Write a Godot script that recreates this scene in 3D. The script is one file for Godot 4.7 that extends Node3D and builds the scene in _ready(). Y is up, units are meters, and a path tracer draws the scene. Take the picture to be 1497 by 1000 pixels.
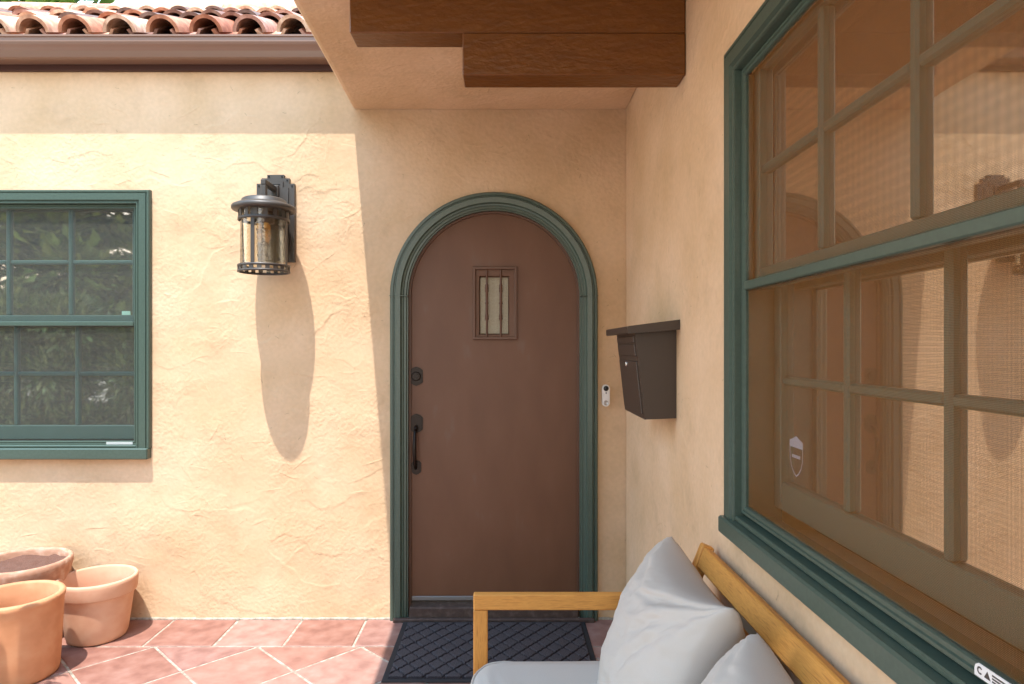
extends Node3D
# A stucco porch with an arched door. Metres, y up. The camera stands at x = 0, z = 0 and looks along -z.

const BZ := -3.605      # face of the entry wall
const RX := 0.645       # face of the side wall under the porch
const CEIL := 2.713     # porch ceiling
var rng := RandomNumberGenerator.new()
var M := {}

# ---------------------------------------------------------------- small helpers
func lin(r: float, g: float, b: float, a := 1.0) -> Color:
	var c := Color(r, g, b).linear_to_srgb()
	c.a = a
	return c

func mat(col: Color, rough := 0.8, spec := 0.5) -> StandardMaterial3D:
	var m := StandardMaterial3D.new()
	m.albedo_color = col
	m.roughness = rough
	m.metallic_specular = spec
	return m

func noise(freq: float, octaves := 4, type := FastNoiseLite.TYPE_SIMPLEX_SMOOTH, sd := 1, ridged := false) -> FastNoiseLite:
	var n := FastNoiseLite.new()
	n.seed = sd
	n.noise_type = type
	n.frequency = freq
	n.fractal_type = FastNoiseLite.FRACTAL_RIDGED if ridged else FastNoiseLite.FRACTAL_FBM
	n.fractal_octaves = octaves
	return n

func ntex(n: FastNoiseLite, stops: Array, size := 512, w := 0) -> NoiseTexture2D:
	var t := NoiseTexture2D.new()
	t.width = w if w else size
	t.height = size
	t.seamless = true
	t.noise = n
	if stops.size():
		var g := Gradient.new()
		var offs := PackedFloat32Array()
		var cols := PackedColorArray()
		for s in stops:
			offs.append(s[0])
			cols.append(s[1])
		g.offsets = offs
		g.colors = cols
		t.color_ramp = g
	return t

func grey(v: float) -> Color:
	return Color(v, v, v)

func tri_map(m: StandardMaterial3D, scale: Vector3, world := true, sharp := 6.0) -> void:
	m.uv1_triplanar = true
	m.uv1_world_triplanar = world
	m.uv1_scale = scale
	m.uv1_triplanar_sharpness = sharp

func bump(m: StandardMaterial3D, t: Texture2D, cm: float) -> void:
	m.heightmap_enabled = true
	m.heightmap_texture = t
	m.heightmap_scale = cm

func start(smooth := false) -> SurfaceTool:
	var s := SurfaceTool.new()
	s.begin(Mesh.PRIMITIVE_TRIANGLES)
	s.set_smooth_group(0 if smooth else -1)
	return s

func tri(s: SurfaceTool, a: Vector3, b: Vector3, c: Vector3) -> void:   # counter-clockwise from outside
	s.add_vertex(a)
	s.add_vertex(c)
	s.add_vertex(b)

func quad(s: SurfaceTool, a: Vector3, b: Vector3, c: Vector3, d: Vector3) -> void:
	tri(s, a, b, c)
	tri(s, a, c, d)

func face_out(s: SurfaceTool, p: Array, from: Vector3) -> void:
	var mid := Vector3.ZERO
	for v in p:
		mid += v
	mid /= p.size()
	var n: Vector3 = (p[1] - p[0]).cross(p[2] - p[0])
	if n.dot(mid - from) < 0.0:
		p.reverse()
	tri(s, p[0], p[1], p[2])
	if p.size() == 4:
		tri(s, p[0], p[2], p[3])

func box(s: SurfaceTool, c: Vector3, size: Vector3, b := 0.0, basis := Basis.IDENTITY) -> void:
	var h := size / 2.0
	b = minf(b, minf(h.x, minf(h.y, h.z)) * 0.9)
	var P := func(x: float, y: float, z: float) -> Vector3: return c + basis * Vector3(x, y, z)
	for ax in 3:
		var a1 := (ax + 1) % 3
		var a2 := (ax + 2) % 3
		for sg in [-1.0, 1.0]:
			var pts := []
			for k in [[-1, -1], [1, -1], [1, 1], [-1, 1]]:
				var v := Vector3.ZERO
				v[ax] = sg * h[ax]
				v[a1] = k[0] * (h[a1] - b)
				v[a2] = k[1] * (h[a2] - b)
				pts.append(c + basis * v)
			face_out(s, pts, c)
			if b > 0.0:
				for sg2 in [-1.0, 1.0]:      # the edge between face ax and face a1
					var e := []
					for k in [-1.0, 1.0]:
						var v := Vector3.ZERO
						v[ax] = sg * h[ax]
						v[a1] = sg2 * (h[a1] - b)
						v[a2] = k * (h[a2] - b)
						e.append(c + basis * v)
					for k in [1.0, -1.0]:
						var v := Vector3.ZERO
						v[ax] = sg * (h[ax] - b)
						v[a1] = sg2 * h[a1]
						v[a2] = k * (h[a2] - b)
						e.append(c + basis * v)
					face_out(s, e, c)
	if b > 0.0:
		for x in [-1.0, 1.0]:
			for y in [-1.0, 1.0]:
				for z in [-1.0, 1.0]:
					face_out(s, [P.call(x * h.x, y * (h.y - b), z * (h.z - b)), P.call(x * (h.x - b), y * h.y, z * (h.z - b)), P.call(x * (h.x - b), y * (h.y - b), z * h.z)], c)

func span(s: SurfaceTool, lo: Vector3, hi: Vector3, b := 0.0) -> void:
	box(s, (lo + hi) / 2.0, (hi - lo).abs(), b)

func tube(s: SurfaceTool, path: Array, radii: Array, sides := 10, caps := true) -> void:
	var rings := []
	var up := Vector3(0.13, 0.97, 0.21).normalized()
	for i in path.size():
		var d: Vector3 = (path[mini(i + 1, path.size() - 1)] - path[maxi(i - 1, 0)]).normalized()
		var u := d.cross(up)
		if u.length() < 0.2:
			u = d.cross(Vector3(0.9, 0.1, 0.4))
		u = u.normalized()
		var v := d.cross(u).normalized()
		var r := []
		for k in sides:
			var a := TAU * k / sides
			r.append(path[i] + (u * cos(a) + v * sin(a)) * radii[i % radii.size()])
		rings.append(r)
	for i in path.size() - 1:
		for k in sides:
			var k2 := (k + 1) % sides
			quad(s, rings[i][k], rings[i][k2], rings[i + 1][k2], rings[i + 1][k])
	if caps:
		for k in range(1, sides - 1):
			tri(s, rings[0][0], rings[0][k + 1], rings[0][k])
			var e: Array = rings[-1]
			tri(s, e[0], e[k], e[k + 1])

func lathe(s: SurfaceTool, prof: Array, seg: int, at := Vector3.ZERO, basis := Basis.IDENTITY) -> void:
	# prof: [radius, height] going up the outside
	for i in prof.size() - 1:
		for k in seg:
			var a := TAU * k / seg
			var b := TAU * (k + 1) / seg
			var P := func(j: int, t: float) -> Vector3: return at + basis * Vector3(prof[j][0] * cos(t), prof[j][1], -prof[j][0] * sin(t))
			if prof[i][0] < 1e-5:
				tri(s, P.call(i, a), P.call(i + 1, b), P.call(i + 1, a))
			elif prof[i + 1][0] < 1e-5:
				tri(s, P.call(i, a), P.call(i, b), P.call(i + 1, a))
			else:
				quad(s, P.call(i, a), P.call(i, b), P.call(i + 1, b), P.call(i + 1, a))

func prism(s: SurfaceTool, poly: PackedVector2Array, z0: float, z1: float, t := Transform3D.IDENTITY) -> void:
	if Geometry2D.is_polygon_clockwise(poly):
		poly.reverse()
	var ix := Geometry2D.triangulate_polygon(poly)
	for i in range(0, ix.size(), 3):
		var a := poly[ix[i]]
		var b := poly[ix[i + 1]]
		var c := poly[ix[i + 2]]
		if (b - a).cross(c - a) < 0:
			var w := b
			b = c
			c = w
		tri(s, t * Vector3(a.x, a.y, z1), t * Vector3(b.x, b.y, z1), t * Vector3(c.x, c.y, z1))
		tri(s, t * Vector3(a.x, a.y, z0), t * Vector3(c.x, c.y, z0), t * Vector3(b.x, b.y, z0))
	for i in poly.size():
		var a := poly[i]
		var b := poly[(i + 1) % poly.size()]
		quad(s, t * Vector3(a.x, a.y, z0), t * Vector3(b.x, b.y, z0), t * Vector3(b.x, b.y, z1), t * Vector3(a.x, a.y, z1))

# a moulding: profile points [inward from the outline, height] swept along an outline
func moulding(s: SurfaceTool, outline: Array, prof: Array, t: Transform3D, closed := true) -> void:
	var n := outline.size()
	var inward := []
	for i in n:
		var d0: Vector2 = (outline[i] - outline[(i - 1 + n) % n]).normalized()
		var d1: Vector2 = (outline[(i + 1) % n] - outline[i]).normalized()
		if not closed and i == 0:
			d0 = d1
		if not closed and i == n - 1:
			d1 = d0
		var n0 := Vector2(-d0.y, d0.x)
		var n1 := Vector2(-d1.y, d1.x)
		var m := (n0 + n1).normalized()
		inward.append(m / maxf(0.2, m.dot(n0)))
	for i in (n if closed else n - 1):
		var j := (i + 1) % n
		for k in prof.size() - 1:
			var a: Vector2 = outline[i] + inward[i] * prof[k][0]
			var b: Vector2 = outline[j] + inward[j] * prof[k][0]
			var c: Vector2 = outline[j] + inward[j] * prof[k + 1][0]
			var d: Vector2 = outline[i] + inward[i] * prof[k + 1][0]
			quad(s, t * Vector3(a.x, a.y, prof[k][1]), t * Vector3(b.x, b.y, prof[k][1]), t * Vector3(c.x, c.y, prof[k + 1][1]), t * Vector3(d.x, d.y, prof[k + 1][1]))

func obj(called: String, s: SurfaceTool, m: Material, parent: Node = null) -> MeshInstance3D:
	s.generate_normals()
	var o := MeshInstance3D.new()
	o.name = called
	o.mesh = s.commit()
	o.material_override = m
	(parent if parent else self).add_child(o, true)
	return o

func put(called: String, mesh: Mesh, m: Material, parent: Node, t: Transform3D) -> MeshInstance3D:
	var o := MeshInstance3D.new()
	o.name = called
	o.mesh = mesh
	o.material_override = m
	o.transform = t
	parent.add_child(o, true)
	return o

func thing(called: String, label: String, category: String, at := Vector3.ZERO, turn := 0.0, group := "") -> Node3D:
	var o := Node3D.new()
	o.name = called
	o.position = at
	o.rotation.y = turn
	add_child(o, true)
	return tag(o, label, category, group)

func tag(o: Node3D, label: String, category: String, group := "") -> Node3D:
	o.set_meta("label", label)
	o.set_meta("category", category)
	if group:
		o.set_meta("group", group)
	return o

# ---------------------------------------------------------------- materials
func stucco_relief() -> ImageTexture:
	var n := 1024
	var a := PackedFloat32Array()
	a.resize(n * n)
	var r := RandomNumberGenerator.new()
	r.seed = 11
	for i in 900:
		var c := Vector2(r.randf() * n, r.randf() * n)
		var big := r.randf() < 0.22
		var half := r.randf_range(34, 100) if big else r.randf_range(9, 34)
		var wide := r.randf_range(16, 36) if big else r.randf_range(3, 12)
		var ang := r.randf_range(-0.7, 0.7) if r.randf() < 0.7 else r.randf_range(0, TAU)
		if r.randf() < 0.5:
			ang += PI
		var bend := r.randf_range(-0.006, 0.006)
		var sharp := 0.13 if r.randf() < 0.5 else 0.42
		var h := r.randf_range(0.18, 0.6) if big else r.randf_range(0.08, 0.55)
		var e := Vector2(cos(ang), sin(ang))
		var f := Vector2(-e.y, e.x)
		var wob := r.randf() * 10.0
		var p := -half
		while p < half:
			var fall := 1.0 - (p / half) * (p / half)
			var edge := wide * (0.75 + 0.20 * sin(p * 0.07 + wob) + 0.08 * sin(p * 0.16 + wob * 2.0))
			var q := -wide
			while q < edge:
				var t := (q + wide) / (edge + wide)
				var v := h * fall * t * t * smoothstep(0.0, sharp, 1.0 - t)
				var at := c + e * p + f * (q + bend * p * p)
				var ix := (int(at.y) & (n - 1)) * n + (int(at.x) & (n - 1))
				if a[ix] < v:
					a[ix] = v
				q += 0.8
			p += 0.8
	var lo := noise(0.006, 4, FastNoiseLite.TYPE_SIMPLEX_SMOOTH, 3).get_seamless_image(n, n).get_data()
	var hi := noise(0.11, 3, FastNoiseLite.TYPE_SIMPLEX_SMOOTH, 5).get_seamless_image(n, n).get_data()
	var mid := noise(0.022, 3, FastNoiseLite.TYPE_SIMPLEX_SMOOTH, 9, true).get_seamless_image(n, n).get_data()
	for i in n * n:
		a[i] = a[i] * 0.62 + lo[i] * 0.0030 + hi[i] * 0.0007 * (0.25 + lo[i] * 0.008) + mid[i] * 0.00045
	var im := Image.create_from_data(n, n, false, Image.FORMAT_RF, a.to_byte_array())
	return ImageTexture.create_from_image(im)

func stucco_colour() -> ImageTexture:
	var n := 1024
	var big := noise(0.005, 5, FastNoiseLite.TYPE_SIMPLEX_SMOOTH, 31).get_seamless_image(n, n).get_data()
	var fine := noise(0.09, 3, FastNoiseLite.TYPE_SIMPLEX_SMOOTH, 32).get_seamless_image(n, n).get_data()
	var blot := noise(0.014, 4, FastNoiseLite.TYPE_SIMPLEX_SMOOTH, 33).get_seamless_image(n, n).get_data()
	var mark := PackedFloat32Array()
	mark.resize(n * n)
	var r := RandomNumberGenerator.new()
	r.seed = 23
	for c in 260:                    # small scuffs and pits
		var p := Vector2(r.randf() * n, r.randf() * n)
		var a := r.randf() * TAU
		for k in r.randi_range(2, 9):
			p += Vector2(cos(a), sin(a))
			mark[(int(p.y) & (n - 1)) * n + (int(p.x) & (n - 1))] = r.randf_range(0.05, 0.2)
	var out := PackedByteArray()
	out.resize(n * n * 3)
	for i in n * n:
		var g := big[i] / 255.0
		var d := clampf(blot[i] / 255.0 * 2.2 - 1.25, 0.0, 1.0)
		var v := 0.925 + 0.075 * g + 0.045 * (fine[i] / 255.0 - 0.5) - mark[i] - 0.05 * d
		out[i * 3] = int(clampf(0.852 * v, 0.0, 1.0) * 255.0)
		out[i * 3 + 1] = int(clampf((0.720 + 0.016 * g) * v, 0.0, 1.0) * 255.0)
		out[i * 3 + 2] = int(clampf((0.568 + 0.045 * g) * v, 0.0, 1.0) * 255.0)
	return ImageTexture.create_from_image(Image.create_from_data(n, n, false, Image.FORMAT_RGB8, out))

func mesh_screen(col: Color) -> StandardMaterial3D:
	# woven insect mesh: threads that show, holes that do not
	var im := Image.create_empty(64, 64, false, Image.FORMAT_RGBA8)
	im.fill(Color(1, 1, 1, 0.0))
	for k in 8:
		im.fill_rect(Rect2i(k * 8, 0, 2, 64), Color(1, 1, 1, 0.50))
	for k in 8:
		im.fill_rect(Rect2i(0, k * 8, 64, 2), Color(1, 1, 1, 0.50))
	var m := mat(col, 0.9, 0.2)
	m.albedo_texture = ImageTexture.create_from_image(im)
	m.transparency = BaseMaterial3D.TRANSPARENCY_ALPHA
	tri_map(m, Vector3.ONE * 52.0, true, 20.0)
	return m

func wood_mat(col_a: Color, col_b: Color, axis: int, rough := 0.6, bump_cm := 0.02) -> StandardMaterial3D:
	var m := mat(Color.WHITE, rough)
	m.albedo_texture = ntex(noise(0.012, 5, FastNoiseLite.TYPE_SIMPLEX, 21 + axis), [[0.0, col_b], [0.35, col_a], [0.55, col_a.lerp(col_b, 0.35)], [0.7, col_a], [1.0, col_b]], 512)
	var sc := Vector3(14, 14, 14)
	sc[axis] = 0.9
	tri_map(m, sc, false, 8.0)
	bump(m, m.albedo_texture, bump_cm)
	return m

func blotchy(a: Color, b: Color, c: Color, scale: float, rough: float, sd: int, freq := 0.012) -> StandardMaterial3D:
	var m := mat(Color.WHITE, rough)
	m.albedo_texture = ntex(noise(freq, 6, FastNoiseLite.TYPE_SIMPLEX_SMOOTH, sd), [[0.18, a], [0.5, b], [0.82, c]], 512)
	tri_map(m, Vector3.ONE * scale)
	return m

func make_materials() -> void:
	var relief := stucco_relief()
	var st := mat(Color.WHITE, 0.9, 0.25)
	st.albedo_texture = stucco_colour()
	tri_map(st, Vector3.ONE / 3.0, true, 10.0)
	bump(st, relief, 0.68)
	M.stucco = st
	var green := mat(lin(0.064, 0.097, 0.075), 0.33)
	var gt := ntex(noise(0.05, 4, FastNoiseLite.TYPE_SIMPLEX, 8), [[0.2, grey(0.94)], [0.8, grey(1.0)]], 256)
	green.albedo_texture = gt
	tri_map(green, Vector3.ONE * 4.0)
	bump(green, gt, 0.006)
	M.green = green
	M.sash = mat(lin(0.055, 0.115, 0.095), 0.5)
	# painted door: faint vertical streaks and scuffs
	var door := mat(Color.WHITE, 0.5)
	door.albedo_texture = ntex(noise(0.011, 5, FastNoiseLite.TYPE_SIMPLEX_SMOOTH, 12), [[0.1, lin(0.122, 0.048, 0.021)], [0.5, lin(0.134, 0.054, 0.024)], [0.8, lin(0.142, 0.059, 0.028)], [0.97, lin(0.145, 0.075, 0.047)]], 512)
	tri_map(door, Vector3(0.9, 0.35, 0.9))
	bump(door, ntex(noise(0.03, 4, FastNoiseLite.TYPE_SIMPLEX, 13), [], 512), 0.012)
	M.door = door
	M.door_trim = mat(lin(0.11, 0.047, 0.024), 0.45)
	M.sweep = mat(lin(0.22, 0.205, 0.195), 0.4)
	M.sweep.metallic = 0.4
	var beam := mat(Color.WHITE, 0.42)
	beam.albedo_texture = ntex(noise(0.01, 4, FastNoiseLite.TYPE_SIMPLEX_SMOOTH, 14), [[0.1, lin(0.128, 0.042, 0.004)], [0.6, lin(0.148, 0.049, 0.004)], [1.0, lin(0.162, 0.057, 0.006)]], 512)
	tri_map(beam, Vector3(1.6, 3.2, 3.2))
	bump(beam, ntex(noise(0.022, 4, FastNoiseLite.TYPE_SIMPLEX_SMOOTH, 15), [], 512), 0.18)
	M.beam = beam
	M.gutter = mat(lin(0.20, 0.115, 0.080), 0.3)
	M.fascia = mat(lin(0.050, 0.013, 0.008), 0.6)
	M.iron = mat(lin(0.062, 0.053, 0.046), 0.45)
	M.iron.metallic = 0.2
	M.bronze = mat(lin(0.022, 0.015, 0.012), 0.4)
	M.bronze.metallic = 0.6
	M.box = mat(lin(0.050, 0.032, 0.022), 0.42)
	M.lock = mat(lin(0.6, 0.58, 0.55), 0.25)
	M.lock.metallic = 0.9
	M.white = mat(lin(0.78, 0.76, 0.74), 0.35)
	M.black = mat(lin(0.012, 0.012, 0.014), 0.25)
	M.chrome = mat(lin(0.55, 0.55, 0.55), 0.3)
	M.chrome.metallic = 0.8
	# glass: clear, and the mirror-like coated panes of the windows
	M.lamp_glass = mat(Color(0.98, 0.96, 0.92, 0.0), 0.06)
	M.lamp_glass.refraction_enabled = true
	M.lamp_glass.refraction_scale = 0.05
	bump(M.lamp_glass, ntex(noise(0.02, 3, FastNoiseLite.TYPE_SIMPLEX_SMOOTH, 46), [], 256), 0.05)
	tri_map(M.lamp_glass, Vector3.ONE * 9.0)
	M.pane = mat(lin(0.74, 0.70, 0.64, 0.06), 0.02, 0.5)
	M.pane.transparency = BaseMaterial3D.TRANSPARENCY_ALPHA
	M.pane.metallic = 0.93
	var og := blotchy(lin(0.30, 0.26, 0.17), lin(0.42, 0.37, 0.26), lin(0.24, 0.2, 0.13), 9.0, 0.3, 44, 0.03)
	bump(og, og.albedo_texture, 0.3)
	M.obscure = og
	M.screen_sun_tint = mesh_screen(lin(0.105, 0.105, 0.090))  # same screen on both windows; greyer tint stands in for the sunlit side
	M.screen_shade_tint = mesh_screen(lin(0.30, 0.128, 0.032))  # same screen again, warm porch light of the shaded side put into its colour
	M.bulb = mat(Color(0.95, 0.72, 0.38, 0.25), 0.08)
	M.bulb.transparency = BaseMaterial3D.TRANSPARENCY_ALPHA
	M.brass = mat(lin(0.5, 0.3, 0.1), 0.4)
	M.brass.metallic = 0.8
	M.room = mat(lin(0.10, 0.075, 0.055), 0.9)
	# floor
	var grout := blotchy(lin(0.26, 0.215, 0.17), lin(0.36, 0.31, 0.25), lin(0.45, 0.40, 0.335), 5.0, 0.95, 51)
	M.grout = grout
	M.tiles = []
	var tones := [[0.29, 0.142, 0.108], [0.31, 0.158, 0.122], [0.255, 0.12, 0.09], [0.32, 0.172, 0.138], [0.275, 0.142, 0.116]]
	for k in tones.size():
		var c: Array = tones[k]
		var m := mat(Color.WHITE, 0.62)
		m.albedo_texture = ntex(noise(0.009, 6, FastNoiseLite.TYPE_SIMPLEX_SMOOTH, 60 + k), [[0.12, lin(c[0] * 0.8, c[1] * 0.76, c[2] * 0.76)], [0.45, lin(c[0], c[1], c[2])], [0.7, lin(c[0] * 1.1, c[1] * 1.18, c[2] * 1.2)], [0.95, lin(c[0] * 1.2, c[1] * 1.4, c[2] * 1.5)]], 512)
		tri_map(m, Vector3.ONE * (1.3 + 0.17 * k))
		bump(m, m.albedo_texture, 0.12)
		M.tiles.append(m)
	M.sill_wood = blotchy(lin(0.052, 0.029, 0.022), lin(0.066, 0.038, 0.029), lin(0.10, 0.066, 0.053), 3.0, 0.75, 70)
	M.ground = blotchy(lin(0.40, 0.35, 0.27), lin(0.47, 0.42, 0.34), lin(0.53, 0.48, 0.40), 0.7, 0.95, 71)
	# roof tiles
	M.roof = []
	var rt := [[0.42, 0.17, 0.09], [0.34, 0.115, 0.055], [0.52, 0.27, 0.16], [0.22, 0.10, 0.065], [0.57, 0.34, 0.22], [0.40, 0.19, 0.13], [0.15, 0.085, 0.065]]
	for k in rt.size():
		var c: Array = rt[k]
		var m := blotchy(lin(c[0] * 0.75, c[1] * 0.7, c[2] * 0.7), lin(c[0], c[1], c[2]), lin(minf(0.7, c[0] * 1.25), c[1] * 1.45, c[2] * 1.6), 2.5, 0.85, 80 + k)
		M.roof.append(m)
	# terracotta
	M.clay_new = blotchy(lin(0.585, 0.325, 0.205), lin(0.61, 0.35, 0.225), lin(0.63, 0.38, 0.25), 1.6, 0.85, 90)
	M.clay_orange = blotchy(lin(0.52, 0.24, 0.115), lin(0.56, 0.265, 0.13), lin(0.585, 0.30, 0.155), 1.6, 0.8, 91)
	M.clay_old = blotchy(lin(0.38, 0.20, 0.125), lin(0.45, 0.25, 0.165), lin(0.50, 0.34, 0.25), 2.0, 0.9, 92, 0.02)
	for m in [M.clay_new, M.clay_orange, M.clay_old]:
		bump(m, m.albedo_texture, 0.012)
	M.soil = blotchy(lin(0.10, 0.045, 0.03), lin(0.17, 0.08, 0.055), lin(0.24, 0.13, 0.095), 9.0, 1.0, 93, 0.04)
	bump(M.soil, M.soil.albedo_texture, 2.0)
	# bench
	var wa := lin(0.66, 0.30, 0.06)
	var wb := lin(0.40, 0.145, 0.024)
	M.wood_x = wood_mat(wa, wb, 0)
	M.wood_y = wood_mat(wa, wb, 1)
	M.wood_z = wood_mat(wa, wb, 2)
	var cloth := mat(lin(0.565, 0.505, 0.445), 0.95, 0.2)
	var weave := ntex(noise(0.25, 2, FastNoiseLite.TYPE_SIMPLEX, 101), [[0.0, grey(0.90)], [1.0, grey(1.0)]], 512)
	cloth.albedo_texture = weave
	tri_map(cloth, Vector3.ONE * 4.0, false)
	bump(cloth, weave, 0.03)
	cloth.rim_enabled = true
	cloth.rim = 0.2
	M.cloth = cloth
	var rug := mat(Color.WHITE, 1.0, 0.1)
	rug.vertex_color_use_as_albedo = true
	rug.albedo_texture = ntex(noise(0.35, 2, FastNoiseLite.TYPE_SIMPLEX, 105), [[0.2, lin(0.03, 0.026, 0.027)], [0.6, lin(0.105, 0.09, 0.094)], [0.9, lin(0.19, 0.165, 0.175)]], 512)
	tri_map(rug, Vector3.ONE * 2.5)
	bump(rug, rug.albedo_texture, 0.35)
	M.rug = rug
	M.rug_edge = mat(lin(0.022, 0.020, 0.022), 0.9)
	# plants
	M.bark = blotchy(lin(0.08, 0.055, 0.04), lin(0.14, 0.10, 0.075), lin(0.2, 0.15, 0.11), 4.0, 1.0, 110)
	M.leaf = mat(Color.WHITE, 0.55, 0.4)
	M.leaf.vertex_color_use_as_albedo = true
	M.leaf.backlight_enabled = true
	M.leaf.backlight = Color(0.5, 0.55, 0.25)

# ---------------------------------------------------------------- the house
func make_window(house: Node3D, t: Transform3D, width: float, y: Dictionary, mesh: Material) -> Node3D:
	# local x along the wall, y up, z out of the wall; y holds the heights
	var win := Node3D.new()
	win.name = "window"
	win.transform = t
	house.add_child(win, true)
	var W := width
	var top: float = y.top
	var outline := [Vector2(0, y.sill_top - 0.01), Vector2(W, y.sill_top - 0.01), Vector2(W, top), Vector2(0, top)]
	var s := start()
	# the lower run of the casing is buried in the sill, so it is swept on three sides
	var three := [Vector2(W, y.sill_top - 0.002), Vector2(W, top), Vector2(0, top), Vector2(0, y.sill_top - 0.002)]
	moulding(s, three, [[0.0, -0.02], [0.0, 0.020], [0.004, 0.027], [0.012, 0.027], [0.014, 0.022], [0.018, 0.022], [0.020, 0.029], [0.054, 0.029], [0.059, 0.020], [0.062, 0.020], [0.064, 0.024], [0.071, 0.024], [0.073, 0.020], [0.073, -0.11]], Transform3D.IDENTITY, false)
	obj("casing", s, M.green, win)
	s = start()
	span(s, Vector3(0.003, y.sill, -0.08), Vector3(W - 0.003, y.sill_top, 0.044), 0.005)
	span(s, Vector3(0.074, y.sill_top + 0.001, -0.09), Vector3(W - 0.074, y.sill_top + 0.014, 0.020), 0.003)
	obj("sill", s, M.green, win)
	# screen with its frame and the bar across it
	var sy0: float = y.screen - 0.026
	var sy1: float = top - 0.074
	s = start()
	moulding(s, [Vector2(0.0735, sy0), Vector2(W - 0.0735, sy0), Vector2(W - 0.0735, sy1), Vector2(0.0735, sy1)], [[0.0, -0.016], [0.0, 0.000], [0.002, 0.002], [0.008, 0.002], [0.010, -0.002], [0.013, -0.002], [0.015, 0.001], [0.020, 0.001], [0.022, -0.003], [0.022, -0.016], [0.0, -0.016]], Transform3D.IDENTITY)
	obj("screen_frame", s, M.green, win)
	s = start()
	span(s, Vector3(0.0965, y.bar - 0.012, -0.017), Vector3(W - 0.0965, y.bar + 0.012, 0.003), 0.003)
	obj("screen_bar", s, M.green, win)
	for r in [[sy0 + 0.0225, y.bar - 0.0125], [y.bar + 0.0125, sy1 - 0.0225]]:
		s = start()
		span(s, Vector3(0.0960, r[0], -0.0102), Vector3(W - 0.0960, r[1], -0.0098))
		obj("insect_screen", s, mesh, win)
	# two sashes, the lower one further in
	var cols: Array = y.cols
	for k in 2:
		var rows: Array = y.upper if k == 0 else y.lower
		var zf := -0.030 if k == 0 else -0.086
		var zg := zf - 0.018
		var sh := start()
		var bottom: float = rows[0] - (0.055 if k == 0 else 0.075)
		var high: float = rows[2] + (0.06 if k == 0 else 0.05)
		span(sh, Vector3(0.0745, bottom, zf - 0.036), Vector3(cols[0], high, zf), 0.002)
		span(sh, Vector3(cols[3], bottom, zf - 0.036), Vector3(W - 0.0745, high, zf), 0.002)
		span(sh, Vector3(cols[0] + 0.0005, bottom, zf - 0.036), Vector3(cols[3] - 0.0005, rows[0], zf - 0.001), 0.003)
		span(sh, Vector3(cols[0] + 0.0005, rows[2], zf - 0.036), Vector3(cols[3] - 0.0005, high, zf - 0.001), 0.003)
		obj("sash", sh, M.sash, win)
		for c in [cols[1], cols[2]]:
			sh = start()
			span(sh, Vector3(c - 0.011, rows[0] + 0.0005, zg - 0.012), Vector3(c + 0.011, rows[2] - 0.0005, zf - 0.002), 0.005)
			obj("muntin", sh, M.sash, win)
		for c in 3:
			sh = start()
			span(sh, Vector3(cols[c] + (0.0005 if c == 0 else 0.0112), rows[1] - 0.011, zg - 0.012), Vector3(cols[c + 1] - (0.0005 if c == 2 else 0.0112), rows[1] + 0.011, zf - 0.003), 0.005)
			obj("muntin", sh, M.sash, win)
			for r in 2:
				sh = start()
				var a := Vector3(cols[c] + 0.001, rows[r] + 0.001, zg)
				var b := Vector3(cols[c + 1] - 0.001, rows[r + 1] - 0.001, zg)
				quad(sh, Vector3(a.x, a.y, zg), Vector3(b.x, a.y, zg), Vector3(b.x, b.y, zg), Vector3(a.x, b.y, zg))
				obj("pane", sh, M.pane, win)
	return win

func arch(cx: float, r: float, y0: float, ys: float, n := 40) -> PackedVector2Array:
	var p := PackedVector2Array([Vector2(cx - r, y0), Vector2(cx + r, y0)])
	for i in n + 1:
		var a := PI * i / n
		p.append(Vector2(cx + r * cos(a), ys + r * sin(a)))
	return p

func rect2(x0: float, y0: float, x1: float, y1: float) -> PackedVector2Array:
	return PackedVector2Array([Vector2(x0, y0), Vector2(x1, y0), Vector2(x1, y1), Vector2(x0, y1)])

func room(s: SurfaceTool, lo: Vector3, hi: Vector3, open_axis: int, open_side: int) -> void:
	for ax in 3:
		for side in 2:
			if ax == open_axis and side == open_side:
				continue
			var a := lo - Vector3.ONE * 0.05
			var b := hi + Vector3.ONE * 0.05
			if side == 0:
				b[ax] = lo[ax]
			else:
				a[ax] = hi[ax]
			a[open_axis] = maxf(a[open_axis], lo[open_axis] - (0.05 if open_side == 1 else 0.0))
			b[open_axis] = minf(b[open_axis], hi[open_axis] + (0.05 if open_side == 0 else 0.0))
			span(s, a, b)

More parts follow.
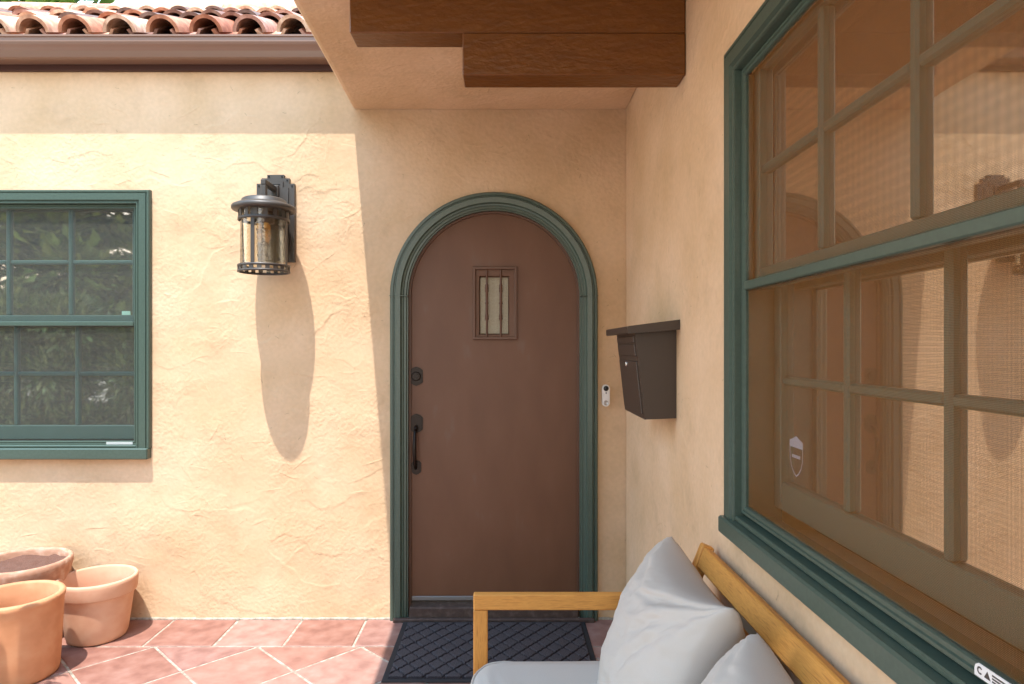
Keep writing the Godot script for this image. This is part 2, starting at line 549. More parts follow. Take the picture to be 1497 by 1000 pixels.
func make_house() -> void:
	var house := thing("house", "peach stucco house with tiled roof, arched brown door and green windows", "house")
	var lw := {"sill": 0.856, "sill_top": 0.914, "screen": 0.952, "bar": 1.572, "top": 2.281, "cols": [0.1205, 0.4555, 0.7905, 1.1255], "upper": [1.619, 1.904, 2.185], "lower": [1.021, 1.303, 1.585]}
	var rw := {"sill": 0.926, "sill_top": 0.974, "screen": 1.022, "bar": 1.612, "top": 2.274, "cols": [0.1205, 0.4555, 0.7905, 1.1255], "upper": [1.657, 1.917, 2.182], "lower": [1.090, 1.358, 1.622]}
	var WW := 1.246
	var LX := -3.125          # outer left edge of the far window
	var RZ := -1.915          # far edge of the near window
	var dx := -0.058          # door centre
	var ys := 1.719
	# entry wall, with openings for the window and the door
	var s := start()
	var t := Transform3D(Basis.IDENTITY, Vector3(0, 0, BZ))
	var low := -0.10
	var wtop := 3.02
	prism(s, rect2(-5.0, low, LX + 0.02, wtop), -0.22, 0, t)
	prism(s, rect2(LX + 0.02, low, LX + WW - 0.02, lw.sill + 0.01), -0.22, 0, t)
	prism(s, rect2(LX + 0.02, 2.26, LX + WW - 0.02, wtop), -0.22, 0, t)
	var p := PackedVector2Array([Vector2(LX + WW - 0.02, low), Vector2(dx - 0.53, low)])
	for i in 41:
		var a := PI - PI * i / 40
		p.append(Vector2(dx + 0.53 * cos(a), ys + 0.53 * sin(a)))
	p.append_array([Vector2(dx + 0.53, low), Vector2(0.9, low), Vector2(0.9, wtop), Vector2(LX + WW - 0.02, wtop)])
	prism(s, p, -0.22, 0, t)
	obj("wall", s, M.stucco, house)
	# side wall under the porch
	s = start()
	t = Transform3D(Basis(Vector3(0, 0, 1), Vector3(0, 1, 0), Vector3(-1, 0, 0)), Vector3(RX, 0, 0))
	var far := BZ + 0.003
	prism(s, rect2(far, low, RZ + 0.02, 3.6), -0.22, 0, t)
	prism(s, rect2(RZ + 0.02, low, RZ + WW - 0.02, rw.sill + 0.01), -0.22, 0, t)
	prism(s, rect2(RZ + 0.02, 2.25, RZ + WW - 0.02, 3.6), -0.22, 0, t)
	prism(s, rect2(RZ + WW - 0.02, low, 1.6, 3.6), -0.22, 0, t)
	obj("wall", s, M.stucco, house)
	# rooms behind the panes
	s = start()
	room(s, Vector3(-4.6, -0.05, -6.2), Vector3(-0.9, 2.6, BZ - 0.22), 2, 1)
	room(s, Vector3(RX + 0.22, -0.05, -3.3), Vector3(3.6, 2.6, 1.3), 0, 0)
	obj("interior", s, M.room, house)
	# porch ceiling with the roof above it; its outer edge runs slightly askew
	s = start()
	var xe0 := -0.812
	var xe1 := -0.812 + 0.025 * 4.3
	var pc := PackedVector2Array([Vector2(xe0, BZ + 0.003), Vector2(RX - 0.003, BZ + 0.003), Vector2(RX - 0.003, 0.7), Vector2(xe1, 0.7)])
	var tc := Transform3D(Basis(Vector3(1, 0, 0), Vector3(0, 0, 1), Vector3(0, -1, 0)), Vector3(0, CEIL, 0))
	# a rounded lower arris on the outer edge
	var prof := [[0.0, -0.40], [0.0, -0.030], [0.004, -0.014], [0.014, -0.004], [0.030, 0.0]]
	for k in prof.size() - 1:
		quad(s, Vector3(xe0 + prof[k][0], CEIL - prof[k][1], BZ + 0.003), Vector3(xe0 + prof[k + 1][0], CEIL - prof[k + 1][1], BZ + 0.003), Vector3(xe1 + prof[k + 1][0], CEIL - prof[k + 1][1], 0.7), Vector3(xe1 + prof[k][0], CEIL - prof[k][1], 0.7))
	quad(s, Vector3(xe0 + 0.03, CEIL, BZ + 0.003), Vector3(RX - 0.003, CEIL, BZ + 0.003), Vector3(RX - 0.003, CEIL, 0.7), Vector3(xe1 + 0.03, CEIL, 0.7))
	quad(s, Vector3(xe1, CEIL + 0.4, 0.7), Vector3(xe1, CEIL, 0.7), Vector3(RX - 0.003, CEIL, 0.7), Vector3(RX - 0.003, CEIL + 0.4, 0.7))
	quad(s, Vector3(xe0, CEIL + 0.4, BZ - 0.2), Vector3(xe1, CEIL + 0.4, 0.7), Vector3(RX + 0.2, CEIL + 0.4, 0.7), Vector3(RX + 0.2, CEIL + 0.4, BZ - 0.2))
	obj("porch_ceiling", s, M.stucco, house)
	s = start()
	span(s, Vector3(xe1, low, 0.42), Vector3(xe1 + 0.25, CEIL - 0.002, 0.69), 0.02)
	obj("porch_pier", s, M.stucco, house)
	# beams
	s = start()
	span(s, Vector3(-0.553, 2.566, -2.53), Vector3(RX - 0.002, CEIL - 0.002, -2.41), 0.004)
	obj("beam", s, M.beam, house)
	s = start()
	span(s, Vector3(-0.151, 2.415, -2.528), Vector3(RX - 0.002, 2.565, -2.408), 0.004)
	obj("beam_bracket", s, M.beam, house)
	# roof of the far wing
	make_roof(house)
	# gutter and the board behind it
	s = start()
	var gp := PackedVector2Array()
	for q in [[0.0, 0.0], [0.070, 0.0], [0.082, 0.006], [0.086, 0.022], [0.090, 0.045], [0.100, 0.062], [0.112, 0.078], [0.118, 0.092], [0.118, 0.120], [0.124, 0.124], [0.124, 0.136], [0.110, 0.136], [0.110, 0.128], [0.108, 0.094], [0.100, 0.080], [0.080, 0.046], [0.074, 0.012], [0.006, 0.008], [0.006, 0.14], [0.0, 0.14]]:
		gp.append(Vector2(q[0], q[1] * 0.76))
	var tg := Transform3D(Basis(Vector3(0, 0, 1), Vector3(0, 1, 0), Vector3(-1, 0, 0)), Vector3(-5.0, 2.943, BZ + 0.022))
	prism(s, gp, -4.19, 0.0, tg)
	obj("gutter", s, M.gutter, house)
	s = start()
	span(s, Vector3(-5.0, 2.912, BZ + 0.001), Vector3(-0.808, 3.06, BZ + 0.021))
	obj("fascia_board", s, M.fascia, house)
	# windows
	var win := make_window(house, Transform3D(Basis.IDENTITY, Vector3(LX, 0, BZ)), WW, lw, M.screen_sun_tint)
	s = start()
	span(s, Vector3(1.005, 0.930, 0.0025), Vector3(1.145, 0.944, 0.0035))
	obj("label_sticker", s, mat(lin(0.42, 0.44, 0.42), 0.6), win)
	s = start()
	span(s, Vector3(1.060, 1.622, -0.0475), Vector3(1.105, 1.642, -0.0465))
	obj("sticker", s, mat(lin(0.35, 0.62, 0.48), 0.6), win)
	win = make_window(house, Transform3D(Basis(Vector3(0, 0, 1), Vector3(0, 1, 0), Vector3(-1, 0, 0)), Vector3(RX, 0, RZ)), WW, rw, M.screen_shade_tint)
	window_stickers(win)
	make_door(house, dx, ys)

func window_stickers(win: Node3D) -> void:
	# shield decal on the glass of the lower sash
	var z := -0.1035
	var c := Vector2(0.175, 1.168)
	var out := PackedVector2Array()
	for q in [[0.0, 0.050], [0.020, 0.042], [0.038, 0.037], [0.038, -0.010], [0.030, -0.030], [0.016, -0.046], [0.0, -0.055], [-0.016, -0.046], [-0.030, -0.030], [-0.038, -0.010], [-0.038, 0.037], [-0.020, 0.042]]:
		out.append(c + Vector2(q[0], q[1]))
	var s := start()
	for i in out.size():
		var a := out[i]
		var b := out[(i + 1) % out.size()]
		var a2 := c + (a - c) * 0.93
		var b2 := c + (b - c) * 0.93
		quad(s, Vector3(a.x, a.y, z), Vector3(a2.x, a2.y, z), Vector3(b2.x, b2.y, z), Vector3(b.x, b.y, z))
	prism(s, Geometry2D.intersect_polygons(out, rect2(c.x - 0.04, c.y + 0.020, c.x + 0.04, c.y + 0.06))[0], z - 0.0004, z + 0.0004)
	for k in 5:
		span(s, Vector3(c.x - 0.024 + k * 0.0098, c.y - 0.007, z - 0.0004), Vector3(c.x - 0.017 + k * 0.0098, c.y + 0.001, z + 0.0004))
	obj("shield_sticker", s, mat(lin(0.42, 0.47, 0.56), 0.7), win)
	# white warning label on the lower rail of the screen frame
	s = start()
	var lab := PackedVector2Array([Vector2(0.0, 0.0), Vector2(0.072, 0.0), Vector2(0.072, 0.019), Vector2(0.008, 0.019), Vector2(0.002, 0.015), Vector2(0.0, 0.009)])
	var t := Transform3D(Basis.IDENTITY, Vector3(0.990, 1.000, 0.0024))
	prism(s, lab, 0.0, 0.0012, t)
	obj("warning_label", s, M.white, win)
	s = start()
	prism(s, PackedVector2Array([Vector2(0.019, 0.005), Vector2(0.031, 0.005), Vector2(0.025, 0.015)]), 0.0012, 0.0016, t)
	for k in 3:
		span(s, t * Vector3(0.034, 0.005 + k * 0.004, 0.0012), t * Vector3(0.066 - 0.004 * k, 0.0072 + k * 0.004, 0.0016))
	for k in 8:
		var a := 0.6 + k * 0.62
		var b := a + 0.62
		var q := Vector3(0.011, 0.010, 0.0015)
		quad(s, t * (q + Vector3(cos(a), sin(a), 0) * 0.003), t * (q + Vector3(cos(a), sin(a), 0) * 0.0055), t * (q + Vector3(cos(b), sin(b), 0) * 0.0055), t * (q + Vector3(cos(b), sin(b), 0) * 0.003))
	obj("label_print", s, M.iron, win)

func make_roof(house: Node3D) -> void:
	var slope := atan(0.545)
	var eave := Vector3(0, 3.035, BZ + 0.085)
	var up := Vector3(0, sin(slope), -cos(slope))
	var nrm := Vector3(0, cos(slope), sin(slope))
	var run := 1.60
	var s := start()
	box(s, eave + up * (run / 2.0) - nrm * 0.02 + Vector3(-2.9, 0, 0), Vector3(4.2, 0.04, run), 0.0, Basis(Vector3(1, 0, 0), nrm, -up))
	# the far slope, down behind the ridge
	var top := eave + up * run
	var down := Vector3(0, -sin(slope), -cos(slope))
	box(s, top + down * (run / 2.0) - Vector3(0, cos(slope), -sin(slope)) * 0.02 + Vector3(-2.9, 0, 0), Vector3(4.2, 0.04, run), 0.0, Basis(Vector3(1, 0, 0), Vector3(0, cos(slope), -sin(slope)), -down))
	var roof := obj("roof", s, M.fascia, house)
	var cover := barrel(0.086, 0.066, 0.43, 0.018, PI * 0.98, 12)
	var pan := barrel(0.088, 0.076, 0.43, 0.014, PI * 0.74, 8)
	var pitch := 0.2215
	var b := Basis(Vector3(1, 0, 0), nrm, -up)    # local -z runs up the slope
	for row in 5:
		for col in 16:
			var x := -4.42 + col * pitch + rng.randf_range(-0.006, 0.006) + (0.02 if row % 2 else 0.0)
			if x > -0.72:
				continue
			var j := Basis(Vector3.UP, rng.randf_range(-0.025, 0.025)) * Basis(Vector3.RIGHT, -0.075 + rng.randf_range(-0.012, 0.012))
			var tone := rng.randi() % 7
			put("roof_tile", cover, M.roof[tone], roof, Transform3D(b * j, eave + up * (row * 0.32 - 0.01 + rng.randf_range(-0.012, 0.012)) + nrm * 0.044 + Vector3(x, 0, 0)))
			var flip := Basis(Vector3(0, 0, 1), PI) * Basis(Vector3.RIGHT, -0.02)
			put("roof_pan_tile", pan, M.roof[rng.randi() % 6], roof, Transform3D(b * flip, eave + up * (row * 0.32 - 0.005) + nrm * 0.092 + Vector3(x + pitch / 2.0, 0, 0)))
	var ridge := barrel(0.115, 0.10, 0.45, 0.016, PI * 0.95, 12)
	for k in 10:
		var q := Basis(Vector3.UP, -PI / 2) * Basis(Vector3.RIGHT, 0.0)
		# each ridge tile lies over the lower end of the one to its right
		var t := Transform3D(Basis(Vector3(0, 0, 1), -0.05 + rng.randf_range(-0.01, 0.01)) * Basis(Vector3.UP, PI / 2), top + Vector3(-4.55 + k * 0.362, 0.02 + rng.randf_range(-0.006, 0.01), 0.0))
		put("ridge_tile", ridge, M.roof[[4, 2, 4, 4, 2, 5, 4][k % 7]], roof, t)

func barrel(r0: float, r1: float, length: float, thick: float, arc: float, seg: int) -> ArrayMesh:
	# half a tapering tube: the wide end at z = 0, the narrow end at z = -length
	var s := start(true)
	for ring in [[r0, r1, true], [r0 - thick, r1 - thick, false]]:
		for i in seg:
			var a := PI / 2 - arc / 2 + arc * i / seg
			var b := PI / 2 - arc / 2 + arc * (i + 1) / seg
			var p := [Vector3(cos(a) * ring[0], sin(a) * ring[0], 0), Vector3(cos(b) * ring[0], sin(b) * ring[0], 0), Vector3(cos(b) * ring[1], sin(b) * ring[1], -length), Vector3(cos(a) * ring[1], sin(a) * ring[1], -length)]
			if not ring[2]:
				p.reverse()
			s.set_smooth_group(0 if ring[2] else 1)
			quad(s, p[3], p[2], p[1], p[0])
	s.set_smooth_group(-1)
	for i in seg:
		var a := PI / 2 - arc / 2 + arc * i / seg
		var b := PI / 2 - arc / 2 + arc * (i + 1) / seg
		var A := Vector3(cos(a), sin(a), 0)
		var B := Vector3(cos(b), sin(b), 0)
		quad(s, A * (r0 - thick), A * r0, B * r0, B * (r0 - thick))
		var z := Vector3(0, 0, -length)
		quad(s, A * r1 + z, A * (r1 - thick) + z, B * (r1 - thick) + z, B * r1 + z)
	for e in [PI / 2 - arc / 2, PI / 2 + arc / 2]:
		var A := Vector3(cos(e), sin(e), 0)
		var z := Vector3(0, 0, -length)
		var q := [A * (r0 - thick), A * (r1 - thick) + z, A * r1 + z, A * r0]
		if e > PI / 2:
			q.reverse()
		quad(s, q[0], q[1], q[2], q[3])
	s.generate_normals()
	return s.commit()

func make_door(house: Node3D, dx: float, ys: float) -> void:
	var t := Transform3D(Basis.IDENTITY, Vector3(0, 0, BZ))
	# green moulding: jambs with an arched joint line
	var outline := []
	outline.append(Vector2(dx + 0.55, 0.0))
	for i in 49:
		var a := PI * i / 48
		outline.append(Vector2(dx + 0.55 * cos(a), ys + 0.55 * sin(a)))
	outline.append(Vector2(dx - 0.55, 0.0))
	var s := start()
	moulding(s, outline, [[0.0, -0.02], [0.0, 0.022], [0.006, 0.030], [0.016, 0.030], [0.019, 0.024], [0.024, 0.024], [0.030, 0.036], [0.056, 0.034], [0.062, 0.020], [0.070, 0.018], [0.073, 0.012], [0.084, 0.012], [0.088, 0.004], [0.093, 0.004], [0.093, -0.052]], t, false)
	var frame := obj("door_frame", s, M.green, house)
	s = start()
	for sg in [-1.0, 1.0]:
		span(s, Vector3(dx + sg * 0.5035 - 0.0475, ys - 0.002, BZ), Vector3(dx + sg * 0.5035 + 0.0475, ys + 0.002, BZ + 0.0365), 0.001)
	obj("joint_strip", s, M.green, frame)
	s = start()
	moulding(s, outline, [[0.0935, -0.02], [0.0935, -0.030], [0.103, -0.030], [0.103, -0.10]], t, false)
	obj("door_stop", s, M.door_trim, frame)
	# leaf, with an opening for the little window
	var R := 0.448
	var z1 := -0.048
	var z0 := -0.093
	var base := arch(dx, R, 0.080, ys, 56)
	s = start()
	var hx0 := -0.140
	var hx1 := 0.024
	var hy0 := 1.515
	var hy1 := 1.832
	for r in [rect2(-1, 0, 1, hy0), rect2(-1, hy0, hx0, hy1), rect2(hx1, hy0, 1, hy1), rect2(-1, hy1, 1, 3)]:
		for q in Geometry2D.intersect_polygons(base, r):
			prism(s, q, z0, z1, t)
	var leaf := obj("door", s, M.door, house)
	s = start()
	moulding(s, [Vector2(-0.173, 1.488), Vector2(0.066, 1.488), Vector2(0.066, 1.881), Vector2(-0.173, 1.881)], [[0.0, z1], [0.0, z1 + 0.014], [0.003, z1 + 0.017], [0.013, z1 + 0.017], [0.016, z1 + 0.014], [0.016, z1 - 0.0]], t)
	moulding(s, [Vector2(hx0, hy0), Vector2(hx1, hy0), Vector2(hx1, hy1), Vector2(hx0, hy1)], [[0.0, z1 + 0.0005], [0.006, z1 - 0.012], [0.006, z1 - 0.030]], t)
	obj("grille_frame", s, M.door_trim, leaf)
	s = start()
	span(s, Vector3(hx0, hy0, BZ + z1 - 0.032), Vector3(hx1, hy1, BZ + z1 - 0.026))
	obj("pane", s, M.obscure, leaf)
	for x in [-0.097, -0.022]:
		s = start(true)
		var pr := []
		for k in 57:
			var y := 1.503 + 0.363 * k / 56.0
			var f := k / 56.0
			var r := 0.0058
			for b in [[0.27, 0.03], [0.31, 0.02], [0.5, 0.014], [0.68, 0.02], [0.72, 0.03], [0.76, 0.02]]:
				r += 0.0042 * maxf(0.0, 1.0 - absf(f - b[0]) / b[1])
			if f > 0.25 and f < 0.77:
				r += 0.0016
			pr.append([r, y])
		lathe(s, pr, 10, Vector3(x, 0, BZ + z1 + 0.006))
		obj("grille_bar", s, M.door_trim, leaf)
	# bottom sweep and threshold
	s = start()
	span(s, Vector3(dx - R + 0.004, 0.084, BZ + z1 + 0.0005), Vector3(dx + R - 0.004, 0.108, BZ + z1 + 0.012), 0.004)
	obj("door_sweep", s, M.sweep, leaf)
	s = start()
	span(s, Vector3(dx - 0.448, -0.02, BZ - 0.12), Vector3(dx + 0.448, 0.072, BZ + 0.028), 0.006)
	span(s, Vector3(dx - 0.53, -0.02, BZ + 0.029), Vector3(dx + 0.53, 0.022, BZ + 0.055), 0.006)
	obj("threshold", s, M.sill_wood, house)
	# deadbolt and handle set
	var plate := func(cx: float, cy: float, w: float, h: float) -> PackedVector2Array:
		return PackedVector2Array([Vector2(cx, cy - h), Vector2(cx + w * 0.55, cy - h * 0.86), Vector2(cx + w, cy - h * 0.62), Vector2(cx + w, cy + h * 0.62), Vector2(cx + w * 0.55, cy + h * 0.86), Vector2(cx, cy + h), Vector2(cx - w * 0.55, cy + h * 0.86), Vector2(cx - w, cy + h * 0.62), Vector2(cx - w, cy - h * 0.62), Vector2(cx - w * 0.55, cy - h * 0.86)])
	var hx := -0.477
	var zz := BZ + z1
	var fwd := Basis(Vector3.RIGHT, PI / 2)      # lathe axis towards the viewer
	s = start()
	prism(s, plate.call(hx, 1.291, 0.035, 0.052), 0, 0.006, Transform3D(Basis.IDENTITY, Vector3(0, 0, zz)))
	prism(s, plate.call(hx, 1.291, 0.029, 0.044), 0.006, 0.010, Transform3D(Basis.IDENTITY, Vector3(0, 0, zz)))
	lathe(s, [[0.025, 0.009], [0.025, 0.018], [0.021, 0.022], [0.014, 0.022], [0.013, 0.026], [0.0, 0.026]], 20, Vector3(hx, 1.291, zz), fwd)
	obj("deadbolt", s, M.bronze, leaf)
	s = start()
	prism(s, plate.call(hx, 1.037, 0.035, 0.052), 0, 0.006, Transform3D(Basis.IDENTITY, Vector3(0, 0, zz)))
	prism(s, plate.call(hx, 1.037, 0.029, 0.044), 0.006, 0.010, Transform3D(Basis.IDENTITY, Vector3(0, 0, zz)))
	prism(s, plate.call(hx, 0.800, 0.025, 0.040), 0, 0.007, Transform3D(Basis.IDENTITY, Vector3(0, 0, zz)))
	s.set_smooth_group(0)
	var grip := []
	var rad := []
	for k in 17:
		var f := k / 16.0
		grip.append(Vector3(hx - 0.003, 1.010 - 0.215 * f, zz + 0.010 + 0.048 * pow(sin(PI * f), 0.6)))
		rad.append(0.0075 + 0.0035 * sin(PI * f))
	tube(s, grip, rad, 10)
	tube(s, [Vector3(hx, 1.020, zz + 0.01), Vector3(hx, 1.020, zz + 0.03), Vector3(hx + 0.004, 1.010, zz + 0.05)], [0.009, 0.008, 0.010], 10)
	obj("handle", s, M.bronze, leaf)

# ---------------------------------------------------------------- the patio
func make_patio() -> void:
	var g := start()
	quad(g, Vector3(-60, -0.06, 60), Vector3(60, -0.06, 60), Vector3(60, -0.06, -60), Vector3(-60, -0.06, -60))
	obj("ground", g, M.ground).set_meta("kind", "structure")
	var s := start()
	var x0 := -5.0
	var x1 := RX + 0.01
	var z1 := 1.6
	span(s, Vector3(x0, -0.10, BZ - 0.03), Vector3(x1, -0.0035, z1))
	var floor_ := obj("patio_floor", s, M.grout)
	floor_.set_meta("kind", "structure")
	var lay := func(poly: PackedVector2Array) -> void:
		# shrink by the joint, then lay with softened edges and a slight tilt
		for small in Geometry2D.offset_polygon(poly, -0.0058):
			if small.size() < 3 or absf(area(small)) < 0.004:
				continue
			var k := start()
			var h := rng.randf_range(-0.0008, 0.0014)
			tile(k, small, h)
			obj("tile", k, M.tiles[rng.randi() % M.tiles.size()], floor_)
	# a border row along the entry wall
	var zb := BZ + 0.329
	var x := -1.415 - 11 * 0.34
	while x < x1 - 0.05:
		var lo := maxf(x, x0)
		var hi := minf(x + 0.34, x1)
		if hi - lo > 0.05:
			lay.call(rect2(lo, BZ - 0.005, hi, zb))
		x += 0.34
	# squares laid on the diagonal
	var foot := start()
	var fx := x0
	while fx < x1 - 0.02:
		var fw := rng.randf_range(0.03, 0.09)
		if fx + fw < -0.60 or fx > 0.48:
			box(foot, Vector3(fx + fw / 2.0, 0.0, BZ + 0.003 + rng.randf_range(0, 0.003)), Vector3(fw + 0.004, 0.016 + rng.randf_range(0, 0.008), 0.012 + rng.randf_range(0, 0.006)), 0.004)
		fx += fw
	obj("grout_fillet", foot, M.grout, floor_)
	var area_ := rect2(x0, zb, x1, z1)
	var P := 0.5
	for i in range(-16, 16):
		for j in range(-16, 16):
			# lines x - z = a and x + z = b (z towards the viewer)
			var a0 := 1.582 + P * i
			var b0 := -4.97 + P * j
			var q := PackedVector2Array()
			for c in [[a0, b0], [a0 + P, b0], [a0 + P, b0 + P], [a0, b0 + P]]:
				# x + d = a, x - d = b with d = -z
				q.append(Vector2((c[0] + c[1]) / 2.0, -(c[0] - c[1]) / 2.0))
			for r in Geometry2D.intersect_polygons(q, area_):
				lay.call(r)

func area(p: PackedVector2Array) -> float:
	var a := 0.0
	for i in p.size():
		a += p[i].cross(p[(i + 1) % p.size()])
	return a / 2.0

func tile(s: SurfaceTool, p: PackedVector2Array, h: float) -> void:
	# p in (x, z); top face a little inside the outline, sloping edges
	if area(p) > 0:
		p.reverse()          # counter-clockwise seen from above
	var inner := Geometry2D.offset_polygon(p, -0.004)
	if inner.size() != 1:
		return
	var c := Vector2.ZERO
	for v in p:
		c += v / p.size()
	var top := PackedVector2Array()
	for v in p:
		top.append(v + (c - v).normalized() * 0.006)
	var n := p.size()
	for i in range(1, n - 1):
		tri(s, Vector3(top[0].x, h, top[0].y), Vector3(top[i].x, h, top[i].y), Vector3(top[i + 1].x, h, top[i + 1].y))
	for i in n:
		var j := (i + 1) % n
		quad(s, Vector3(p[i].x, h - 0.003, p[i].y), Vector3(p[j].x, h - 0.003, p[j].y), Vector3(top[j].x, h, top[j].y), Vector3(top[i].x, h, top[i].y))
		quad(s, Vector3(p[i].x, -0.02, p[i].y), Vector3(p[j].x, -0.02, p[j].y), Vector3(p[j].x, h - 0.003, p[j].y), Vector3(p[i].x, h - 0.003, p[i].y))

# ---------------------------------------------------------------- things on the wall
func make_lantern() -> void:
	var w := 0.188
	var o := thing("wall_lantern", "black metal wall lantern with round brim and clear glass cylinder on sunlit stucco", "wall lamp", Vector3(-1.213, 1.822, BZ))
	o.scale = Vector3.ONE * 1.03
	# stepped back plate
	var s := start()
	prism(s, PackedVector2Array([Vector2(-0.097, 0.074), Vector2(0.097, 0.074), Vector2(0.097, 0.476), Vector2(0.071, 0.476), Vector2(0.071, 0.504), Vector2(0.043, 0.504), Vector2(0.043, 0.522), Vector2(-0.043, 0.522), Vector2(-0.043, 0.504), Vector2(-0.071, 0.504), Vector2(-0.071, 0.476), Vector2(-0.097, 0.476)]), 0.0, 0.022)
	prism(s, PackedVector2Array([Vector2(-0.068, 0.086), Vector2(0.068, 0.086), Vector2(0.068, 0.455), Vector2(0.040, 0.455), Vector2(0.040, 0.488), Vector2(-0.040, 0.488), Vector2(-0.040, 0.455), Vector2(-0.068, 0.455)]), 0.022, 0.030)
	var bp := obj("back_plate", s, M.iron, o)
	s = start()
	for q in [[-0.033, 0.512], [0.033, 0.512], [-0.060, 0.493], [0.060, 0.493], [-0.085, 0.464], [0.085, 0.464]]:
		box(s, Vector3(q[0], q[1], 0.0225), Vector3(0.008, 0.008, 0.004))
	box(s, Vector3(0, 0.470, 0.0305), Vector3(0.05, 0.004, 0.003))
	obj("slots", s, M.black, bp)
	# arm
	s = start()
	span(s, Vector3(-0.013, 0.430, 0.030), Vector3(0.013, 0.456, w + 0.013), 0.003)
	span(s, Vector3(-0.013, 0.372, w - 0.013), Vector3(0.013, 0.4295, w + 0.013), 0.003)
	span(s, Vector3(-0.022, 0.405, 0.029), Vector3(0.022, 0.465, 0.044), 0.004)
	obj("arm", s, M.iron, o)
	var c := Vector3(0, 0, w)
	# brim and the stepped lid
	s = start(true)
	lathe(s, [[0.0, 0.298], [0.118, 0.300], [0.146, 0.302], [0.151, 0.308], [0.151, 0.318], [0.146, 0.325], [0.128, 0.333], [0.113, 0.337], [0.106, 0.341], [0.104, 0.354], [0.09, 0.362], [0.03, 0.370], [0.0, 0.372]], 40, c)
	obj("brim", s, M.iron, o)
	# bands: upper with square openings, lower ring with square openings
	s = start()
	for k in 16:
		var a := TAU * k / 16.0
		box(s, c + Vector3(sin(a) * 0.1165, 0.281, cos(a) * 0.1165), Vector3(0.020, 0.034, 0.004), 0.0, Basis(Vector3.UP, a))
	obj("upper_band", s, M.iron, o)
	s = start(true)
	lathe(s, [[0.117, 0.250], [0.121, 0.251], [0.121, 0.264], [0.117, 0.265], [0.114, 0.265], [0.114, 0.250], [0.117, 0.250]], 40, c)
	lathe(s, [[0.118, 0.000], [0.123, 0.001], [0.123, 0.010], [0.118, 0.011], [0.114, 0.011], [0.114, 0.0], [0.118, 0.0]], 40, c)
	lathe(s, [[0.118, 0.026], [0.123, 0.027], [0.123, 0.037], [0.118, 0.038], [0.114, 0.038], [0.114, 0.026], [0.118, 0.026]], 40, c)
	obj("ring", s, M.iron, o)
	s = start()
	for k in 20:
		var a := TAU * (k + 0.5) / 20.0
		box(s, c + Vector3(sin(a) * 0.119, 0.0185, cos(a) * 0.119), Vector3(0.020, 0.0155, 0.005), 0.0, Basis(Vector3.UP, a))
	obj("lower_band", s, M.iron, o)
	for k in 4:
		var a := TAU * k / 4.0 - 0.12
		s = start()
		span(s, Vector3(-0.010, 0.0385, 0.1135), Vector3(0.010, 0.2975, 0.1165), 0.001)
		var br := obj("bar", s, M.iron, o)
		br.transform = Transform3D(Basis(Vector3.UP, a), c)
	s = start(true)
	lathe(s, [[0.110, 0.012], [0.110, 0.296]], 48, c)
	s.set_smooth_group(1)
	lathe(s, [[0.107, 0.296], [0.107, 0.012]], 48, c)
	s.set_smooth_group(2)
	lathe(s, [[0.110, 0.296], [0.107, 0.296]], 48, c)
	s.set_smooth_group(3)
	lathe(s, [[0.107, 0.012], [0.110, 0.012]], 48, c)
	obj("glass", s, M.lamp_glass, o)
	# sockets and candle bulbs
	s = start(true)
	lathe(s, [[0.0, 0.240], [0.05, 0.242], [0.05, 0.297]], 20, c)
	obj("socket_plate", s, M.iron, o)
	for q in [[-0.022, 0.0], [0.018, 0.018], [0.012, -0.024]]:
		var b := c + Vector3(q[0], 0, q[1])
		s = start(true)
		lathe(s, [[0.0, 0.145], [0.004, 0.150], [0.013, 0.172], [0.0155, 0.190], [0.012, 0.208], [0.009, 0.214]], 12, b)
		var bulb := obj("bulb", s, M.bulb, o)
		s = start(true)
		lathe(s, [[0.0095, 0.214], [0.011, 0.216], [0.011, 0.241]], 12, b)
		tube(s, [b + Vector3(-0.003, 0.212, 0), b + Vector3(-0.004, 0.175, 0), b + Vector3(0.004, 0.175, 0), b + Vector3(0.003, 0.212, 0)], [0.0012], 5)
		obj("bulb_base", s, M.brass, bulb)

